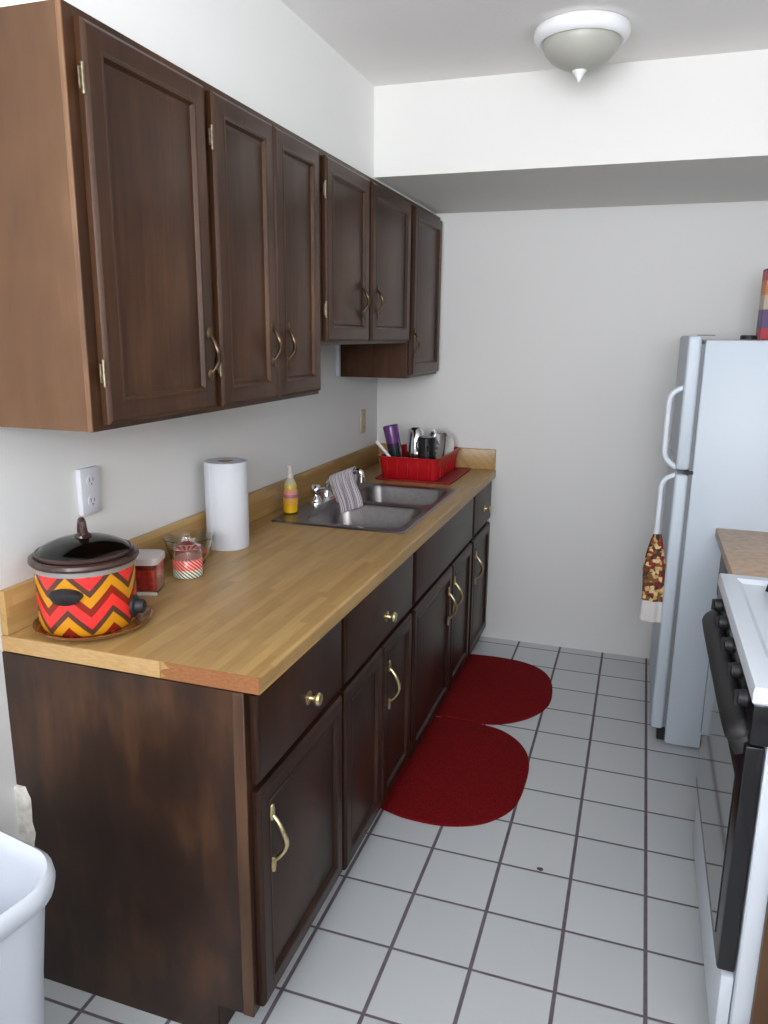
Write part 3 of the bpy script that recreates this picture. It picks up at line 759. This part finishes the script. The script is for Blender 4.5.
# cereal box and a dark lid on top
bxm = banded('box_print', (2, 0, .27), [(0, (170, 36, 52)), (.16, (84, 60, 104)), (.42, (176, 160, 140)), (.62, (190, 110, 60)), (.82, (176, 44, 44)), (.95, (52, 36, 40))], .4)
b = MB().box(0, .19, 0, .065, 0, .265, .002, 1).build('food_box', bxm, None, (1.722, 2.08, 1.5755)); b.rotation_euler = (0, 0, math.radians(6))
tag(b, 'colourful red and purple food box standing on top of the refrigerator', 'box')
b = MB().lathe([(0, 0), (.030, 0), (.030, .014), (.026, .017), (0, .017)], 28).build('jar_lid', M['blackm'], None, (1.682, 2.06, 1.5755)); tag(b, 'small dark lid lying on the refrigerator beside the food box', 'lid')

# towel hanging from the fridge handle
def tw(v0, v1):
    def f(u, v):
        v = v0 + (v1 - v0) * v; a = u * 2 * PI
        z = .855 - .345 * v
        w = .014 + .030 * min(1, v * 2.2) ** .8; th = .009 + .010 * v
        xx = 1.413 + .006 * v + w * math.cos(a) * (1 + .10 * math.sin(5 * a + v * 3)) - .004
        yy = FY0 + .026 + th * math.sin(a) * (1 + .25 * math.sin(7 * a))
        return (xx - .004 * math.sin(v * 6), yy - .004, z)
    return f
tt = thing('kitchen_towel', 'autumn-print kitchen towel hanging from the refrigerator handle', 'towel', (0, 0, 0))
def towel_part(name, v0, v1, mat):
    f = tw(v0, v1); n = 36; k = 14; loops = [[f(i / n, j / k) for i in range(n)] for j in range(k + 1)]
    return MB().loft(loops).build(name, M[mat], tt, smooth=80)
towel_part('printed_cloth', 0, .76, 'towel'); p = towel_part('hem', .762, 1.0, 'towelhem'); p['label'] = 'plain white lower end'
m = MB(); lo = []
for j in range(9):
    a = j / 8 * PI; lo.append([(1.406 + .018 * math.cos(a) + .0 * q, FY0 + .035 - .016 + .001 + q, .855 + .018 * math.sin(a) - .004) for q in (-.012, .012)])
# ---------------------------------------------------------------- stove
SY, SE, SXF = .270, 1.040, 1.600
st = thing('gas_stove', 'white gas stove with black oven door, right of the tiled aisle', 'stove', (0, 0, 0))
MB().box(SXF, 2.26, SY, SE, .02, .885, .004, 1).build('body', M['white'], st)
m = MB(); bm = bmesh.new()
x0, x1, y0, y1 = 1.562, 2.27, SY - .004, SE + .004
def rl(i, z): return [(x0 + i, y0 + i, z), (x1 - i, y0 + i, z), (x1 - i, y1 - i, z), (x0 + i, y1 - i, z)]
m.loft([rl(.004, .888), rl(0, .893), rl(0, .918), rl(.003, .924), rl(.010, .926), rl(.042, .926), rl(.055, .915), rl(.07, .913)])
m.build('cooktop', M['white'], st, smooth=30)
for bx in (1.76, 2.08):
    for by in (.46, .85):
        m = MB(); m.lathe([(0, .913), (.045, .913), (.045, .922), (.030, .930), (0, .931)], 28, (bx, by)); bn = m.build('burner', M['blackm'], st)
        m = MB(); m.lathe([(.085, .932), (.095, .932), (.095, .941), (.085, .941)], 28, (bx, by), close=True)
        for k in range(4):
            a = k * PI / 2 + PI / 4; ca, sa = math.cos(a), math.sin(a)
            m.tube([(bx + ca * .025, by + sa * .025, .946), (bx + ca * .09, by + sa * .09, .944), (bx + ca * .118, by + sa * .118, .936), (bx + ca * .122, by + sa * .122, .9165)], .005, 8)
        m.build('grate', M['grate'], st)
# raised dark control panel under the cooktop front
m = MB(); m.box(1.566, SXF + .004, SY + .001, SE - .001, .800, .887, .004, 2); m.build('control_panel', M['black'], st)
for k, yy in enumerate((.36, .50, .655, .81, .95)):
    T = Matrix.Translation((1.567, yy, .858)) @ Matrix.Rotation(-PI / 2, 4, 'Y')
    MB().lathe([(0, 0), (.019, 0), (.018, .008), (.016, .018), (0, .020)], 24, M4=T).box(-.016, .016, -.003, .003, .016, .025, .001, 1, M4=T).build('control_knob', M['blackm'], st)
od = MB().box(1.562, SXF - .001, SY + .010, SE - .010, .262, .792, .006, 2).build('oven_door', M['black'], st)
MB().box(1.5595, 1.5625, SY + .075, SE - .028, .300, .690, .001, 1).build('oven_window', M['oven'], od)
yy0, yy1 = SY + .045, SE - .02
m = MB(); m.tube(arc([(1.572, yy0, .765), (1.560, yy0 + .010, .785), (1.548, yy0 + .05, .805), (1.546, (yy0 + yy1) / 2, .808), (1.548, yy1 - .05, .805), (1.560, yy1 - .012, .785), (1.572, yy1, .765)], 8), .019, 14, 1.5)
m.build('oven_handle', M['blackm'], od)
MB().box(1.572, SXF - .001, SY + .006, SE - .006, .060, .254, .006, 2).build('storage_drawer', M['white'], st)
MB().box(SXF, 2.2, SY + .02, SE - .02, 0, .02).build('foot_plinth', M['blackm'], st, smooth=0)

ep = MB().box(1.636, 2.26, .246, .264, 0, .885, .001, 1).build('wooden_end_panel', M['upside'])
tag(ep, 'brown wooden end panel against the near side of the stove', 'panel')

# base cabinet and tan counter between stove and refrigerator
rb = thing('base_cabinet', 'narrow base cabinet squeezed between stove and refrigerator', 'cabinet')
y0, y1 = SE + .012, FY0 - .006
m = MB(); m.box(1.650, 2.30, y0, y1, .085, .870); m.box(1.70, 2.30, y0, y1, 0, .085); m.build('cabinet_body', M['base'], rb, smooth=0)
for a, b in ((y0 + .015, (y0 + y1) / 2 - .005), ((y0 + y1) / 2 + .005, y1 - .015)):
    MB().box(1.631, 1.649, a, b, .10, .64, .004, 2).build('door', M['base'], rb)
    MB().box(1.631, 1.649, a, b, .66, .855, .004, 2).build('drawer_front', M['base'], rb)
wt = MB().box(1.606, XR - .002, y0 - .002, y1 + .002, .871, .905, .004, 2).build('worktop', M['counter2'])
tag(wt, 'tan laminate worktop between the stove and the refrigerator', 'countertop')

# ---------------------------------------------------------------- waste bin
bn = thing('waste_bin', 'white plastic waste bin at the near end of the base cabinets', 'bin', (.214, -.470, 0), math.radians(-10)); bn.scale = (1, 1, 1.06)
m = MB(); Wb, Lb = .345, .42
def rr(i, r, z): return rrect(Wb - 2 * i, Lb - 2 * i, r, z, 8)
m.loft([rr(.060, .06, .0), rr(.052, .07, .008), rr(.030, .085, .40), rr(.016, .09, .565), rr(.004, .095, .572), rr(.000, .098, .592), rr(.002, .098, .606), rr(.010, .095, .612), rr(.018, .092, .606), rr(.022, .09, .58), rr(.034, .08, .40), rr(.058, .06, .012)])
m.build('bin_body', M['plastic'], bn, smooth=50)

# ---------------------------------------------------------------- light
def area(name, loc, rot, sx, sy, power, c):
    l = bpy.data.lights.new(name, 'AREA'); l.shape = 'RECTANGLE'; l.size = sx; l.size_y = sy; l.energy = power; l.color = c
    o = bpy.data.objects.new(name, l); C.objects.link(o); o.location = loc; o.rotation_euler = rot; return o
area('window_daylight', ((wx0 + wx1) / 2, YB - .16, (wz0 + wz1) / 2), (math.radians(90), 0, 0), wx1 - wx0, wz1 - wz0, 132, (.94, .965, 1.0))
area('added_side_daylight', (XR + .16, (vy0 + vy1) / 2, (vz0 + vz1) / 2), (math.radians(90), 0, math.radians(90)), vy1 - vy0, vz1 - vz0, 5.5, (.95, .97, 1.0))  # added fill light behind the invented side window
wd_ = bpy.data.worlds.new('World'); bpy.context.scene.world = wd_; wd_.use_nodes = True
wd_.node_tree.nodes['Background'].inputs[0].default_value = (.75, .85, 1, 1); wd_.node_tree.nodes['Background'].inputs[1].default_value = 1.0

# ---------------------------------------------------------------- camera
cam = bpy.data.cameras.new('camera'); co = bpy.data.objects.new('camera', cam); C.objects.link(co)
r = Vector((0.94771983, 0.31893103, 0.01049401)); u = Vector((-0.08214373, 0.21205269, 0.97379981)); f = Vector((-0.30834969, 0.9237514, -0.22716472))
Mx = Matrix(((r.x, u.x, -f.x, 1.3102), (r.y, u.y, -f.y, -1.2489), (r.z, u.z, -f.z, 1.5813), (0, 0, 0, 1)))
co.matrix_world = Mx
cam.sensor_fit = 'AUTO'; cam.sensor_width = 36; cam.lens = 761.958 / 1024 * 36; cam.clip_start = .02
S = bpy.context.scene; S.camera = co
S.view_settings.view_transform = 'Standard'; S.view_settings.look = 'None'; S.view_settings.gamma = 1
S.view_settings.use_curve_mapping = False; S.view_settings.exposure = 0.26
